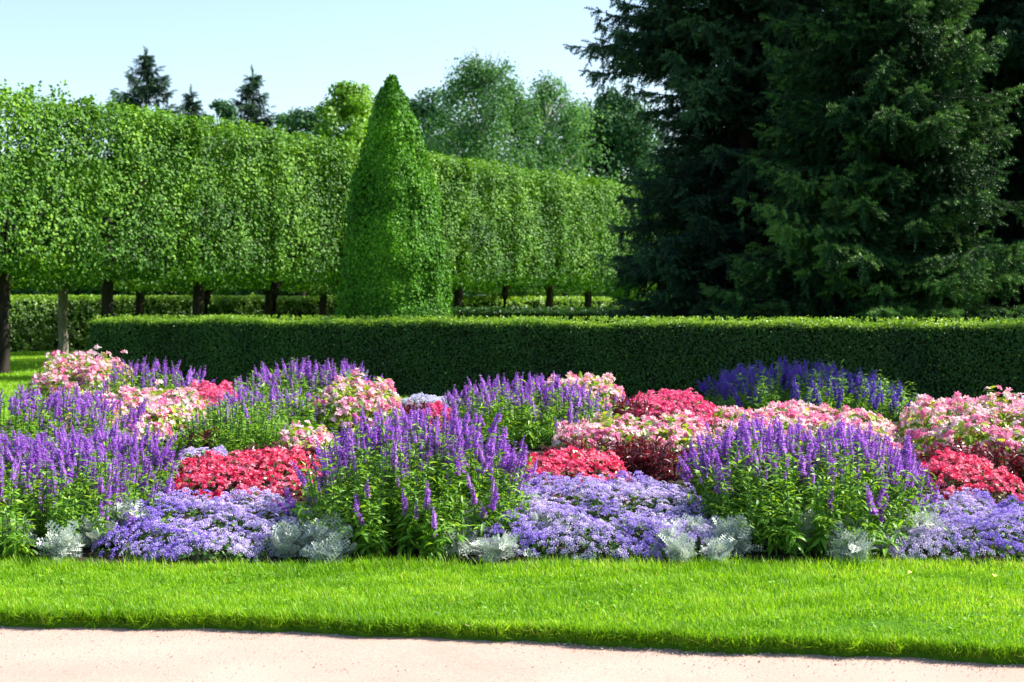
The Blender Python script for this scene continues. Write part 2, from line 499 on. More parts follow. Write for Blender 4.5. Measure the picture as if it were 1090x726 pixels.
# a few clover leaves and fallen bits are part of the lawn; two yellow fallen leaves are things
def fallen(px, py, s, label):
    d = CAMZ * FPX / (py - HZ)
    acc = Acc()
    acc.inst(T_BROAD, np.zeros((1, 3)), frames(np.array([[.2, -.3, 1.]]), RNG), np.array([s]), np.array([.8]))
    o = link('fallen_leaf', acc.mesh('fallen_leaf', M['yellow']), None, (wx(px, d), d, .045))
    o['label'] = label; o['category'] = 'leaf'; o['group'] = 'fallen leaves on the lawn'
fallen(1061, 624, .05, 'yellow fallen leaf lying on the grass at far right')
fallen(972, 618, .035, 'small pale yellow fallen leaf on the grass near the silver foliage')

# ------------------------------------------------------------------ flower bed
def sample_foot(n, x0, x1, d0, d1, rng, p=3.2):
    dm = (d0 + d1) / 2
    cx, hx, cy, hy = wx((x0 + x1) / 2, dm), (x1 - x0) / 2 / FPX * dm, dm, (d1 - d0) / 2
    out = np.zeros((0, 4))
    while len(out) < n:
        u = rng.uniform(-1, 1, (n * 2, 2))
        th = np.arctan2(u[:, 1], u[:, 0])
        wob = 1 + .07 * np.sin(3 * th + cx * 7) + .05 * np.sin(5 * th + cy * 3)
        e = (np.abs(u[:, 0]) ** p + np.abs(u[:, 1]) ** p) ** (1 / p) / wob
        k = e < 1
        out = np.concatenate([out, np.stack([cx + u[k, 0] * hx, cy + u[k, 1] * hy, e[k], u[k, 1]], -1)])
    return out[:n], cx, cy, hx, hy

def top_height(ytop, d1):
    return CAMZ - (ytop - HZ) * d1 / FPX

SPIKES = {}
def spike_meshes(kind):
    if kind in SPIKES:
        return SPIKES[kind]
    res = []
    for v in range(6):
        rng = np.random.default_rng(100 + v)
        acc = Acc()
        L = 1.0
        bend = rng.normal(0, .11, 2)
        pts = [[bend[0] * t * t, bend[1] * t * t, -0.45 + 1.45 * t] for t in np.linspace(0, 1, 5)]
        acc.tube(pts, np.linspace(.016, .008, 5), 4, .5, 1, cap=False)
        nw = 11 + v % 3
        for i in range(nw):
            t = (i + .5) / nw
            z = t; tt = (z + .45) / 1.45
            c = np.array([bend[0] * tt * tt, bend[1] * tt * tt, z])
            k = 6 if t < .75 else 3
            az = rng.uniform(0, 6.28) + np.arange(k) * 2 * np.pi / k + rng.normal(0, .2, k)
            rad = (.095 * (1 - t ** 2 * .7)) * rng.uniform(.55, 1.35, k) * (.75 if rng.random() < .2 else 1)
            x = np.stack([np.cos(az), np.sin(az), rng.uniform(.1, .6, k)], -1)
            R = frames_x(x, rng, jit=.3)
            acc.inst(T_FLORET, np.tile(c, (k, 1)), R, rad * 1.55, np.clip(rng.uniform(0, .7, k) + .07 * v + (.25 if v == 5 else 0), 0, 1), 0)
        res.append(acc)
    SPIKES[kind] = res
    return res
T_FLORET = (np.array([[0, 0, 0], [.55, .3, .1], [1, .2, .05], [1.05, -.2, .05], [.55, -.3, .1], [.7, 0, -.28], [.65, 0, .35]], float),
            [A((0, 1, 2), (0, 2, 6), (0, 6, 3), (0, 3, 4)), A((0, 4, 3, 5), (0, 5, 2, 1))])

CACHE = {}
def individual(parent, nm, protos, key, P, R, S, mats, cap=100, rnd=None, order=None):
    """first `cap` nearest pieces become parts, the remainder one part"""
    n = len(P)
    if order is None:
        order = np.argsort(P[:, 1])
    L = np.array(parent.location)
    var = RNG.integers(0, len(protos), n)
    if key in ('ager', 'pink'):
        var = np.clip(((noise3(P, 5.0, 77) * .9 + RNG.normal(0, .35, n)) * .5 + .5) * len(protos), 0, len(protos) - 1).astype(int)
    for j in order[:cap]:
        k = (key, var[j])
        if k not in CACHE:
            CACHE[k] = protos[var[j]].mesh(nm, mats)
        o = link(nm, CACHE[k], parent)
        from mathutils import Matrix
        m = Matrix([[*(R[j][0] * S[j]), P[j][0] - L[0]], [*(R[j][1] * S[j]), P[j][1] - L[1]], [*(R[j][2] * S[j]), P[j][2] - L[2]], [0, 0, 0, 1]])
        o.matrix_local = m
    rest = order[cap:]
    if len(rest):
        acc = Acc()
        for v in range(len(protos)):
            idx = rest[var[rest] == v]
            if not len(idx):
                continue
            pv = np.concatenate(protos[v].V).astype(float)
            for F_, Rr, Mm in zip(protos[v].F, protos[v].R, protos[v].M):
                pass
            W = np.einsum('nij,kj->nki', R[idx], pv) * S[idx][:, None, None] + (P[idx] - L)[:, None, :]
            acc.V.append(W.reshape(-1, 3).astype(np.float32))
            off = (np.arange(len(idx)) * len(pv))[:, None, None]
            for F_, Rr, Mm in zip(protos[v].F, protos[v].R, protos[v].M):
                acc.F.append((F_[None] + off).reshape(-1, F_.shape[1]) + acc.n)
                acc.R.append(np.tile(Rr, len(idx))); acc.M.append(np.tile(Mm, len(idx)))
            acc.n += len(idx) * len(pv)
        o = link(nm, acc.mesh(nm, mats), parent)
        if len(order) > cap and cap > 0:
            o['kind'] = 'stuff'

def leafy(acc, stems, tip, rng, nleaf, size, tmpl, leaf0=.08, leaf1=.85, droop=.1, rmin=0., rmax=1.):
    """leaves along stems: stems base points, tip points"""
    n = len(stems)
    t = rng.uniform(leaf0, leaf1, (n, nleaf)) ** .85
    P = stems[:, None, :] + (tip - stems)[:, None, :] * t[..., None]
    P = P.reshape(-1, 3); m = len(P)
    az = rng.uniform(0, 2 * np.pi, m)
    el = rng.normal(.25, .35, m) - droop * (1 - t.reshape(-1))
    x = np.stack([np.cos(az) * np.cos(el), np.sin(az) * np.cos(el), np.sin(el)], -1)
    R = frames_x(x, rng, jit=.35)
    s = size * rng.uniform(.65, 1.15, m) * (1.1 - .45 * t.reshape(-1))
    acc.inst(tmpl, P, R, s, np.clip(rng.uniform(rmin, rmax, m) * .8 + .2 * t.reshape(-1), 0, 1))

def salvia(name, label, x0, x1, d0, d1, ytop, nst, seed, kind='salvia', front_spikes=.12, spike_frac=1.0, cap=100, spike_len=.15, leafsize=.085, hmul=1.0, p=3.2):
    rng = np.random.default_rng(seed)
    S, cx, cy, hx, hy = sample_foot(nst, x0, x1, d0, d1, rng, p)
    zt = top_height(ytop, d1 - .15 * (d1 - d0))
    g0 = float(mound(cx, d1))
    H = (zt - g0) * hmul
    print(name, 'height %.2f' % H, 'size %.2f %.2f' % (hx * 2, hy * 2))
    root = empty(name, (cx, cy, float(mound(cx, cy))), label, 'salvia' , 'clumps of purple salvia in the flower bed')
    L = np.array(root.location)
    dome = 1 - .36 * np.clip(S[:, 2], 0, 1) ** 3.5 - .12 * np.clip(-S[:, 3], -.2, 1)
    h = H * dome * rng.uniform(.78, 1.03, nst)
    # a few taller plants and lumps
    h *= 1 + .08 * noise3(S[:, :2] @ np.array([[1, 0, 0], [0, 1, 0.]]), 5, seed)
    B = np.stack([S[:, 0], S[:, 1], mound(S[:, 0], S[:, 1])], -1)
    out = np.stack([(S[:, 0] - cx) / hx, (S[:, 1] - cy) / hy, 0 * h], -1) * (S[:, 2] ** 2)[:, None] * .12
    lean = out + np.stack([rng.normal(0, .035, nst), rng.normal(0, .035, nst), 0 * h], -1)
    T = B + lean * (h / .5)[:, None]; T[:, 2] = B[:, 2] + h
    spl = spike_len * rng.uniform(.45, 1.35, nst)
    has = rng.random(nst) < np.where(S[:, 3] < -.45, front_spikes, np.where(S[:, 3] < -.1, .6, 1.0)) * spike_frac
    leafT = T.copy(); leafT[:, 2] -= np.where(has, spl * .85, .0)
    acc = Acc()
    for i in range(0, nst):
        acc.tube([B[i] - L, (B[i] * .5 + leafT[i] * .5) - L, leafT[i] - L], [.004, .0035, .003], 3, .3, 1, cap=False)
    leafy(acc, B - L, leafT - L, rng, 26, leafsize, T_LANCE, .05, 1.0)
    # drooping lower leaves on the rim
    rim = S[:, 2] > .55
    leafy(acc, (B - L)[rim], ((B * .4 + leafT * .6) - L)[rim] + out[rim], rng, 12, leafsize * 1.25, T_LANCE_DROOP, .2, .95, droop=.6, rmax=.8)
    link('foliage', acc.mesh('foliage', [M['salvia_leaf'], M['stem']]), root)
    idx = np.where(has)[0]
    P = T[idx].copy(); P[:, 2] -= spl[idx]
    ax = T[idx] - B[idx] + rng.normal(0, .065, (len(idx), 3))
    R = frames(ax, rng)
    # side spikes, lower and smaller
    m = len(idx)
    P2 = P + np.stack([rng.normal(0, .035, m), rng.normal(0, .035, m), -rng.uniform(.01, .08, m)], -1)
    R2 = frames(ax + rng.normal(0, .09, (m, 3)), rng)
    k2 = rng.random(m) < .95
    P = np.concatenate([P, P2[k2]]); R = np.concatenate([R, R2[k2]])
    Ssz = np.concatenate([spl[idx], spl[idx][k2] * .7])
    individual(root, 'flower_spike', spike_meshes(kind), kind, P, R, Ssz, [M[kind], M['stem']], cap)
    return root

def flower_protos(kind):
    if kind in SPIKES:
        return SPIKES[kind]
    res = []
    for v in range(6):
        rng = np.random.default_rng(200 + v)
        acc = Acc()
        k = 3 + v % 3
        az = rng.uniform(0, 6.28) + np.arange(k) * 6.28 / k
        P = np.stack([np.cos(az) * .7, np.sin(az) * .7, rng.uniform(-.25, .35, k)], -1)
        P[0] = (0, 0, .35)
        nr = np.stack([np.cos(az) * .6, np.sin(az) * .6, np.ones(k) * .8], -1)
        acc.inst(T_FLOWER, P, frames(nr, rng, jit=.25), rng.uniform(.75, 1.15, k), rng.uniform(0, 1, k))
        res.append(acc)
    SPIKES[kind] = res
    return res

def ager_protos(kind):
    if kind in SPIKES:
        return SPIKES[kind]
    res = []
    T = (np.array([[.55, 0, 0], [0, .55, 0], [-.55, 0, 0], [0, -.55, 0], [0, 0, .75], [.4, .4, .45], [-.4, .4, .45], [-.4, -.4, .45], [.4, -.4, .45]], float),
         [A((0, 1, 5), (1, 2, 6), (2, 3, 7), (3, 0, 8), (5, 1, 4), (1, 6, 4), (6, 2, 4), (2, 7, 4), (7, 3, 4), (3, 8, 4), (8, 0, 4), (0, 5, 4))])
    for v in range(5):
        rng = np.random.default_rng(300 + v)
        acc = Acc()
        k = 13
        i = np.arange(k); ph = i * 2.4; r = np.sqrt((i + .5) / k)
        P = np.stack([np.cos(ph) * r, np.sin(ph) * r, .45 * (1 - r ** 2) + rng.normal(0, .06, k)], -1)
        nr = P * np.array([1, 1, .3]) + np.array([0, 0, .7])
        b = .02 + .15 * v
        acc.inst(T, P, frames(nr, rng, jit=.2), rng.uniform(.3, .46, k), np.clip(b + rng.uniform(-.15, .45, k), 0, 1))
        res.append(acc)
    SPIKES[kind] = res
    return res

def mound_plant(name, label, cat, group, x0, x1, d0, d1, ytop, kind, leafm, nfl, nleaf, seed, fsize=.02, leafsize=.055, protos=flower_protos, pn='flower_cluster', flat=.6, cap=100, lump=.12, ltmpl=None, face_drop=.5):
    rng = np.random.default_rng(seed)
    zt = top_height(ytop, d1 - .1 * (d1 - d0))
    dm = (d0 + d1) / 2
    cx = wx((x0 + x1) / 2, dm)
    H = max(.14, zt - float(mound(cx, d1)))
    print(name, 'height %.2f' % H, 'size %.2f %.2f' % ((x1 - x0) / FPX * dm, d1 - d0))
    root = empty(name, (cx, dm, float(mound(cx, dm))), label, cat, group)
    L = np.array(root.location)
    def surf(n, edge_extra=0):
        S, _, cy, hx, hy = sample_foot(n, x0, x1, d0, d1, rng)
        e = np.clip(S[:, 2], 0, 1)
        prof = (1 - e ** 5) ** .45 * (1 - face_drop * .35 * np.clip(-S[:, 3], -.3, 1))
        P3 = np.stack([S[:, 0], S[:, 1], 0 * e], -1)
        lum = 1 + lump * noise3(P3, 9, seed) + lump * .6 * noise3(P3, 24, seed + 1)
        z = mound(S[:, 0], S[:, 1]) + H * prof * lum
        nr = np.stack([(S[:, 0] - cx) / hx * e ** 3, (S[:, 1] - cy) / hy * e ** 3, np.full(n, flat)], -1)
        nr += rng.normal(0, .12, (n, 3))
        nr /= np.linalg.norm(nr, axis=1)[:, None]
        return np.stack([S[:, 0], S[:, 1], z], -1), nr, e
    acc = Acc()
    P, nr, e = surf(nleaf)
    depth = rng.uniform(0, 1, nleaf) ** 1.5
    zb = mound(P[:, 0], P[:, 1])
    P[:, 2] = zb + (P[:, 2] - zb) * (1 - .75 * depth)
    acc.inst(ltmpl or T_BROAD, P - L, frames(nr, rng, jit=.45), leafsize * rng.uniform(.6, 1.2, nleaf), rng.uniform(0, 1, nleaf))
    # stems, mostly hidden
    q, _, _ = surf(max(12, nleaf // 40))
    for p in q:
        b = p.copy(); b[2] = mound(p[0], p[1])
        acc.tube([b - L, (p - L) * [1, 1, .9]], [.005, .003], 3, .2, 0, cap=False)
    link('foliage', acc.mesh('foliage', M[leafm]), root)
    P, nr, e = surf(nfl)
    zb = mound(P[:, 0], P[:, 1])
    P[:, 2] = zb + (P[:, 2] - zb) * rng.uniform(.8, 1.1, nfl) + .01
    individual(root, pn, protos(kind), kind, P, frames(nr, rng, jit=.2), fsize * rng.uniform(.7, 1.25, nfl), [M[kind], M['yellow']], cap)
    return root

def foliage_plant(name, label, cat, group, x0, x1, d0, d1, ytop, nst, leafm, seed, leafsize=.12, nleaf=16):
    rng = np.random.default_rng(seed)
    S, cx, cy, hx, hy = sample_foot(nst, x0, x1, d0, d1, rng)
    H = max(.16, top_height(ytop, d1 - .1 * (d1 - d0)) - float(mound(cx, d1)))
    print(name, 'height %.2f' % H)
    root = empty(name, (cx, cy, float(mound(cx, cy))), label, cat, group)
    L = np.array(root.location)
    B = np.stack([S[:, 0], S[:, 1], mound(S[:, 0], S[:, 1])], -1)
    T = B + rng.normal(0, .03, (nst, 3)); T[:, 2] = B[:, 2] + H * rng.uniform(.75, 1.0, nst) * (1 - .2 * S[:, 2] ** 4)
    acc = Acc()
    for i in range(nst):
        acc.tube([B[i] - L, T[i] - L], [.004, .003], 3, .3, 0, cap=False)
    leafy(acc, B - L, T - L, rng, nleaf, leafsize, T_LANCE, .15, 1.0)
    link('foliage', acc.mesh('foliage', M[leafm]), root)
    return root

def t_lobed():
    V, F4, F3 = [], [], []
    V += [[0, .03, 0], [.9, .025, -.12], [.9, -.025, -.12], [0, -.03, 0]]; F4.append((0, 1, 2, 3))
    for i in range(5):
        t = .22 + i * .16; l = .3 * (1 - abs(t - .5) * .8)
        for s in (1, -1):
            k = len(V); z = -.12 * t * t
            V += [[t - .03, 0, z], [t + .03, 0, z], [t + .11, s * l, z + .07], [t + .05, s * l, z + .07]]
            F4.append((k, k + 1, k + 2, k + 3))
            # small second lobe
            k2 = len(V)
            V += [[t + .08, s * l * .5, z + .03], [t + .19, s * l * .62, z + .05], [t + .1, s * l * .75, z + .05]]
            F3.append((k2, k2 + 1, k2 + 2))
    k = len(V); V += [[.85, -.07, -.12], [.85, .07, -.12], [1.05, 0, -.13]]; F3.append((k, k + 1, k + 2))
    return (np.array(V, float), [A(*F4), A(*F3)])
T_LOBED = t_lobed()
def dusty(label, x0, x1, d0, d1, nplant, seed, size=.1):
    rng = np.random.default_rng(seed)
    S, cx, cy, hx, hy = sample_foot(nplant, x0, x1, d0, d1, rng)
    root = empty('silver_plant', (cx, cy, float(mound(cx, cy))), label, 'plant', 'silver leaved plants along the front of the bed')
    L = np.array(root.location)
    acc = Acc()
    for p in S:
        b = np.array([p[0], p[1], float(mound(p[0], p[1]))]) - L
        n = int(rng.integers(70, 110)); sz = rng.uniform(.7, 1.2)
        az = rng.uniform(0, 2 * np.pi, n); el = rng.uniform(-.15, 1.2, n)
        x = np.stack([np.cos(az) * np.cos(el), np.sin(az) * np.cos(el), np.sin(el)], -1)
        hh = rng.uniform(.01, .17, n) * rng.uniform(.5, 1.1)
        P = b + np.stack([rng.normal(0, .035, n), rng.normal(0, .035, n), hh], -1)
        acc.inst(T_LOBED, P, frames_x(x, rng, jit=.6), size * sz * rng.uniform(.6, 1.15, n), rng.uniform(0, 1, n))
        acc.tube([b, b + [0, 0, .16]], [.008, .005], 4, .2, 0, cap=False)
    link('foliage', acc.mesh('foliage', M['silver']), root)

salvia('salvia_clump', 'salvia clump beyond the right edge of the photo, next after the front right lavender drift', 1195, 1470, 8.9, 10.5, 436, 240, 11, front_spikes=.15, cap=40)
salvia('salvia_clump', 'big leafy salvia clump with purple spikes filling the front left corner', -90, 176, 8.58, 10.7, 440, 420, 1, p=2.2, front_spikes=.1)
salvia('salvia_clump', 'salvia clump behind the front left one, spikes reaching the tree trunk at the left edge', -90, 130, 11.0, 13.0, 402, 260, 2)
salvia('salvia_clump', 'front middle salvia clump, bushy green with purple spikes, right of the red flowers', 340, 544, 8.58, 10.2, 420, 400, 3, p=2.2, front_spikes=.14)
salvia('salvia_clump', 'widest front salvia clump, right of centre between two lavender drifts', 750, 968, 8.56, 10.2, 428, 440, 4, p=2.1, front_spikes=.12)
salvia('salvia_clump', 'dense dark leafy salvia with few spikes above the red flowers at left', 200, 304, 11.5, 12.6, 424, 190, 5, front_spikes=.0, spike_frac=.1, leafsize=.07)
salvia('salvia_clump', 'purple salvia band behind the dark leafy salvia, left of the cream pink flowers', 228, 350, 12.8, 13.8, 404, 120, 6, spike_len=.17)
salvia('salvia_clump', 'back left salvia clump standing against the hedge end', 88, 210, 15.2, 16.8, 382, 120, 7, spike_len=.17)
salvia('salvia_clump', 'back salvia clump with lilac spikes against the hedge, below the clipped cone', 258, 396, 15.4, 17.0, 380, 150, 8, spike_len=.18)
salvia('salvia_clump', 'middle back salvia clump with violet spikes and dark leaves, left of the cream flowers', 478, 655, 12.3, 14.0, 395, 240, 9, spike_len=.16, front_spikes=.2)
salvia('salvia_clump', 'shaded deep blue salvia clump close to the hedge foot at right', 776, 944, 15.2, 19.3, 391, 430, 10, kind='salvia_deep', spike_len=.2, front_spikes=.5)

GP = 'drifts of pink and cream begonias'; GR = 'drifts of red begonias'; GA = 'drifts of lavender ageratum'; GM = 'maroon leaved plants'
def pinkb(label, x0, x1, d0, d1, yt, seed, n=None):
    area = (x1 - x0) / FPX * (d0 + d1) / 2 * (d1 - d0)
    mound_plant('begonia_drift', label, 'begonia', GP, x0, x1, d0, d1, yt, 'pink', 'pink_leaf', int(area * 270), int(area * 1300), seed, .025, .075, lump=.2)
def redb(label, x0, x1, d0, d1, yt, seed, kind='red'):
    area = (x1 - x0) / FPX * (d0 + d1) / 2 * (d1 - d0)
    mound_plant('begonia_drift', label, 'begonia', GR, x0, x1, d0, d1, yt, kind, 'red_leaf', int(area * 620), int(area * 1000), seed, .018, .05)
def ager(label, x0, x1, d0, d1, yt, seed, kind='ager'):
    area = (x1 - x0) / FPX * (d0 + d1) / 2 * (d1 - d0)
    mound_plant('ageratum_drift', label, 'ageratum', GA, x0, x1, d0, d1, yt, kind, 'ager_leaf', int(area * 1250), int(area * 1500), seed, .019, .04, ager_protos, 'flower_head', .7, lump=.3, face_drop=1.0)
def maroon(label, x0, x1, d0, d1, yt, seed):
    area = (x1 - x0) / FPX * (d0 + d1) / 2 * (d1 - d0)
    foliage_plant('red_leaved_plant', label, 'plant', GM, x0, x1, d0, d1, yt, max(12, int(area * 170)), 'maroon', seed, .11, 14)

pinkb('cream and pink begonia drift in front of the back left salvia', 85, 212, 12.1, 15.0, 419, 21)
pinkb('pale pink begonia drift at the far left back of the bed', 38, 128, 15.3, 17.3, 388, 22)
pinkb('small pink begonia patch touching the left side of the front middle salvia', 298, 350, 11.2, 12.0, 454, 23)
pinkb('cream pink begonia drift between the two lilac salvias left of centre', 333, 428, 12.9, 14.5, 407, 24)
pinkb('cream begonia drift behind the middle back salvia, touching the red drift', 572, 668, 14.2, 15.5, 402, 25)
pinkb('wide pink begonia drift above dark red leaves, right of the middle', 588, 768, 11.3, 12.4, 446, 26)
pinkb('large pink begonia drift cut by the right edge of the photo', 958, 1180, 11.0, 12.9, 428, 27)
pinkb('low pink begonia drift half hidden behind the widest front salvia', 762, 965, 11.4, 14.0, 436, 28)
redb('bright red begonia drift in front left behind the lavender drift', 180, 336, 9.7, 10.9, 480, 31)
redb('small red begonia patch between cream begonias and purple salvia at left', 198, 250, 14.0, 15.3, 412, 32, 'rose')
redb('bright red begonia drift right of the front middle salvia', 548, 672, 9.9, 10.9, 480, 33)
redb('rose red begonia drift against the hedge right of the middle', 662, 766, 12.8, 14.6, 421, 34, 'rose')
redb('dark red begonia patch right of the widest front salvia', 980, 1080, 9.7, 10.6, 486, 35)
redb('tiny rose begonia patch behind the front middle salvia', 446, 486, 12.6, 13.4, 435, 36, 'rose')
ager('front left lavender ageratum drift below the red begonias', 105, 335, 8.53, 9.6, 530, 41)
ager('front middle lavender ageratum drift, longest one, between two salvias', 495, 770, 8.52, 9.9, 512, 42)
ager('front right lavender ageratum drift running out of the photo', 910, 1180, 8.53, 9.6, 530, 43)
ager('tiny blue ageratum patch behind the left red begonias', 188, 242, 10.95, 11.5, 477, 44)
ager('small whitish ageratum patch near the hedge behind the front middle salvia', 424, 484, 14.6, 15.4, 427, 45, 'white_ager')
maroon('dark red leaves under the small pink begonia patch left of the middle salvia', 250, 338, 10.85, 11.3, 468, 51)
maroon('dark red leaves along the front of the wide pink begonia drift', 578, 742, 10.7, 11.35, 461, 52)
maroon('dark red leaves beside the rose red drift against the hedge', 652, 694, 12.7, 13.8, 415, 53)
maroon('dark red leaves below the large pink begonias at right edge', 985, 1160, 10.5, 11.1, 463, 54)
maroon('small dark red leaved plant beside the whitish ageratum patch', 426, 462, 13.5, 14.2, 424, 55)
maroon('dark red leaves beside the tiny blue patch at left', 196, 236, 11.55, 11.9, 452, 56)
pinkb('pink begonia drift beyond the right edge, behind the outermost salvia', 1120, 1390, 13.2, 15.8, 405, 29)
redb('rose red begonia drift beyond the right edge near the hedge', 1000, 1110, 14.2, 16.0, 446, 37, 'rose')
ager('lavender drift beyond the left edge beside the big leafy salvia', -420, -110, 9.0, 10.4, 505, 46)
pinkb('pink begonia drift beyond the left edge of the photo', -350, -100, 11.5, 14.0, 425, 30)
dusty('silver plant at the left edge of the front left lavender drift', 78, 165, 8.5, 9.3, 12, 61)
dusty('silver plant in shade between left lavender drift and middle salvia', 298, 364, 8.5, 9.0, 9, 62)
dusty('silver plant right of the front middle salvia, bright in sun', 472, 588, 8.5, 9.7, 17, 63)
dusty('silver plant in shade left of the widest front salvia', 706, 782, 8.5, 9.0, 9, 64)
dusty('silver plant in sun at the foot of the widest salvia right end', 846, 990, 8.5, 9.5, 20, 65)
dusty('silver plant cut off by the left edge of the photo', -40, 10, 8.54, 9.0, 5, 66)

# ------------------------------------------------------------------ clipped hedges
def box_surface(n, Lx, Wy, H, rng, ends=True, round_=.06):
    """points on front, back, top and ends of a box along x, centred on y, z 0..H"""
    areas = np.array([Lx * H, Lx * H * .45, Lx * Wy * 1.2, Wy * H, Wy * H])
    which = rng.choice(5, n, p=areas / areas.sum())
    u = rng.random(n); v = rng.random(n)
    P = np.zeros((n, 3)); Nn = np.zeros((n, 3))
    f = which == 0; P[f] = np.stack([u[f] * Lx, np.full(f.sum(), -Wy / 2), v[f] * H], -1); Nn[f] = (0, -1, 0)
    f = which == 1; P[f] = np.stack([u[f] * Lx, np.full(f.sum(), Wy / 2), v[f] * H], -1); Nn[f] = (0, 1, 0)
    f = which == 2; P[f] = np.stack([u[f] * Lx, (v[f] - .5) * Wy, np.full(f.sum(), H)], -1); Nn[f] = (0, 0, 1)
    f = which == 3; P[f] = np.stack([np.zeros(f.sum()), (u[f] - .5) * Wy, v[f] * H], -1); Nn[f] = (-1, 0, 0)
    f = which == 4; P[f] = np.stack([np.full(f.sum(), Lx), (u[f] - .5) * Wy, v[f] * H], -1); Nn[f] = (1, 0, 0)
    return P, Nn

def hedge(name, label, A0, A1, W, H, n, leaf, mat, mat_lit, seed, lit_depth=.1, lump=.03, twig='twig_core'):
    rng = np.random.default_rng(seed)
    A0 = np.array(A0, float); A1 = np.array(A1, float)
    d = A1 - A0; Lx = np.linalg.norm(d); ang = math.atan2(d[1], d[0])
    root = empty(name, (A0[0], A0[1], 0), label, 'hedge', None, ang)
    P, Nn = box_surface(n, Lx, W, H, rng)
    off = lump * noise3(P, 3.0, seed) + lump * .5 * noise3(P, 9, seed + 1) + rng.normal(0, .018, n) - rng.exponential(.02, n)
    # rounded top edge
    top = P[:, 2] > H - .08
    dip = 1 + (.012 * np.sin(P[:, 0] * 1.3 + seed) + .01 * np.sin(P[:, 0] * 3.1) + .007 * np.sin(P[:, 0] * 7.7))
    ed = np.abs(P[:, 1]) > W / 2 - .08
    P = P + Nn * off[:, None]
    P[top & ed, 2] -= rng.uniform(0, .03, (top & ed).sum())
    nr = Nn + np.array([0, 0, .35]) + rng.normal(0, .5, (n, 3))
    islit0 = (P[:, 2] > H - lit_depth * rng.uniform(.1, 1.0, n)) | (rng.random(n) < .015)  # top leaves take the paler tone, painting in the sunlit rim
    P[:, 2] *= dip
    acc = Acc()
    islit = islit0
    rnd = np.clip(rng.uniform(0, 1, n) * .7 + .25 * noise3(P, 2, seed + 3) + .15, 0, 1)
    for k, mi in ((~islit, 0), (islit, 1)):
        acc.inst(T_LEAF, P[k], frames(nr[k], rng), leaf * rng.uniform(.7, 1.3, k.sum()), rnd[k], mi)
    # loose shoots on the top, in the same sunlit leaf tone
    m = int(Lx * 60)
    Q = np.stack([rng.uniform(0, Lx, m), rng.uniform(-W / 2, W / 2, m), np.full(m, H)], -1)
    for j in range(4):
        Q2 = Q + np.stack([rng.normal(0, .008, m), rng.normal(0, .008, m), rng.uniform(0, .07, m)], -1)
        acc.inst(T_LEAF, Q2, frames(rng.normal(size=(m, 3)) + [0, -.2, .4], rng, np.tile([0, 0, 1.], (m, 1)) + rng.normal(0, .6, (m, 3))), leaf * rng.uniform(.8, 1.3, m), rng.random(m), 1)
    link('foliage', acc.mesh('foliage', [M[mat], M[mat_lit]]), root)
    c = Acc()
    i = .07
    V = [[i, -W / 2 + i, 0], [Lx - i, -W / 2 + i, 0], [Lx - i, W / 2 - i, 0], [i, W / 2 - i, 0]]
    V += [[x, y, H - i] for x, y, _ in V]
    c.add(V, [(0, 1, 5, 4), (1, 2, 6, 5), (2, 3, 7, 6), (3, 0, 4, 7), (4, 5, 6, 7)])
    link(twig, c.mesh(twig, M['twigs']), root)
    return root

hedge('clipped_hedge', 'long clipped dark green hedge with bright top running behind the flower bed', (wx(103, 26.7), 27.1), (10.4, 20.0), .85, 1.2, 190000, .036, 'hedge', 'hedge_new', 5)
hedge('clipped_hedge', 'low shaded hedge behind the long hedge, right of the clipped cone', (wx(470, 41), 41.0), (wx(700, 38), 39.0), .8, 1.28, 14000, .06, 'hedge', 'hedge', 6)
hedge('leafy_hedge', 'light green leafy hedge behind the tree trunks at left', (wx(-120, 44), 43.0), (wx(345, 56), 57.0), 1.2, 1.62, 52000, .085, 'far_hedge', 'hedge_new', 7, .25, .08)
hedge('leafy_hedge', 'sunlit hedge seen between the distant trunks right of the clipped cone', (wx(345, 57), 58.0), (wx(760, 66), 66.0), 2.5, 1.62, 30000, .1, 'hedge_new', 'hedge_new', 8, .25, .08)

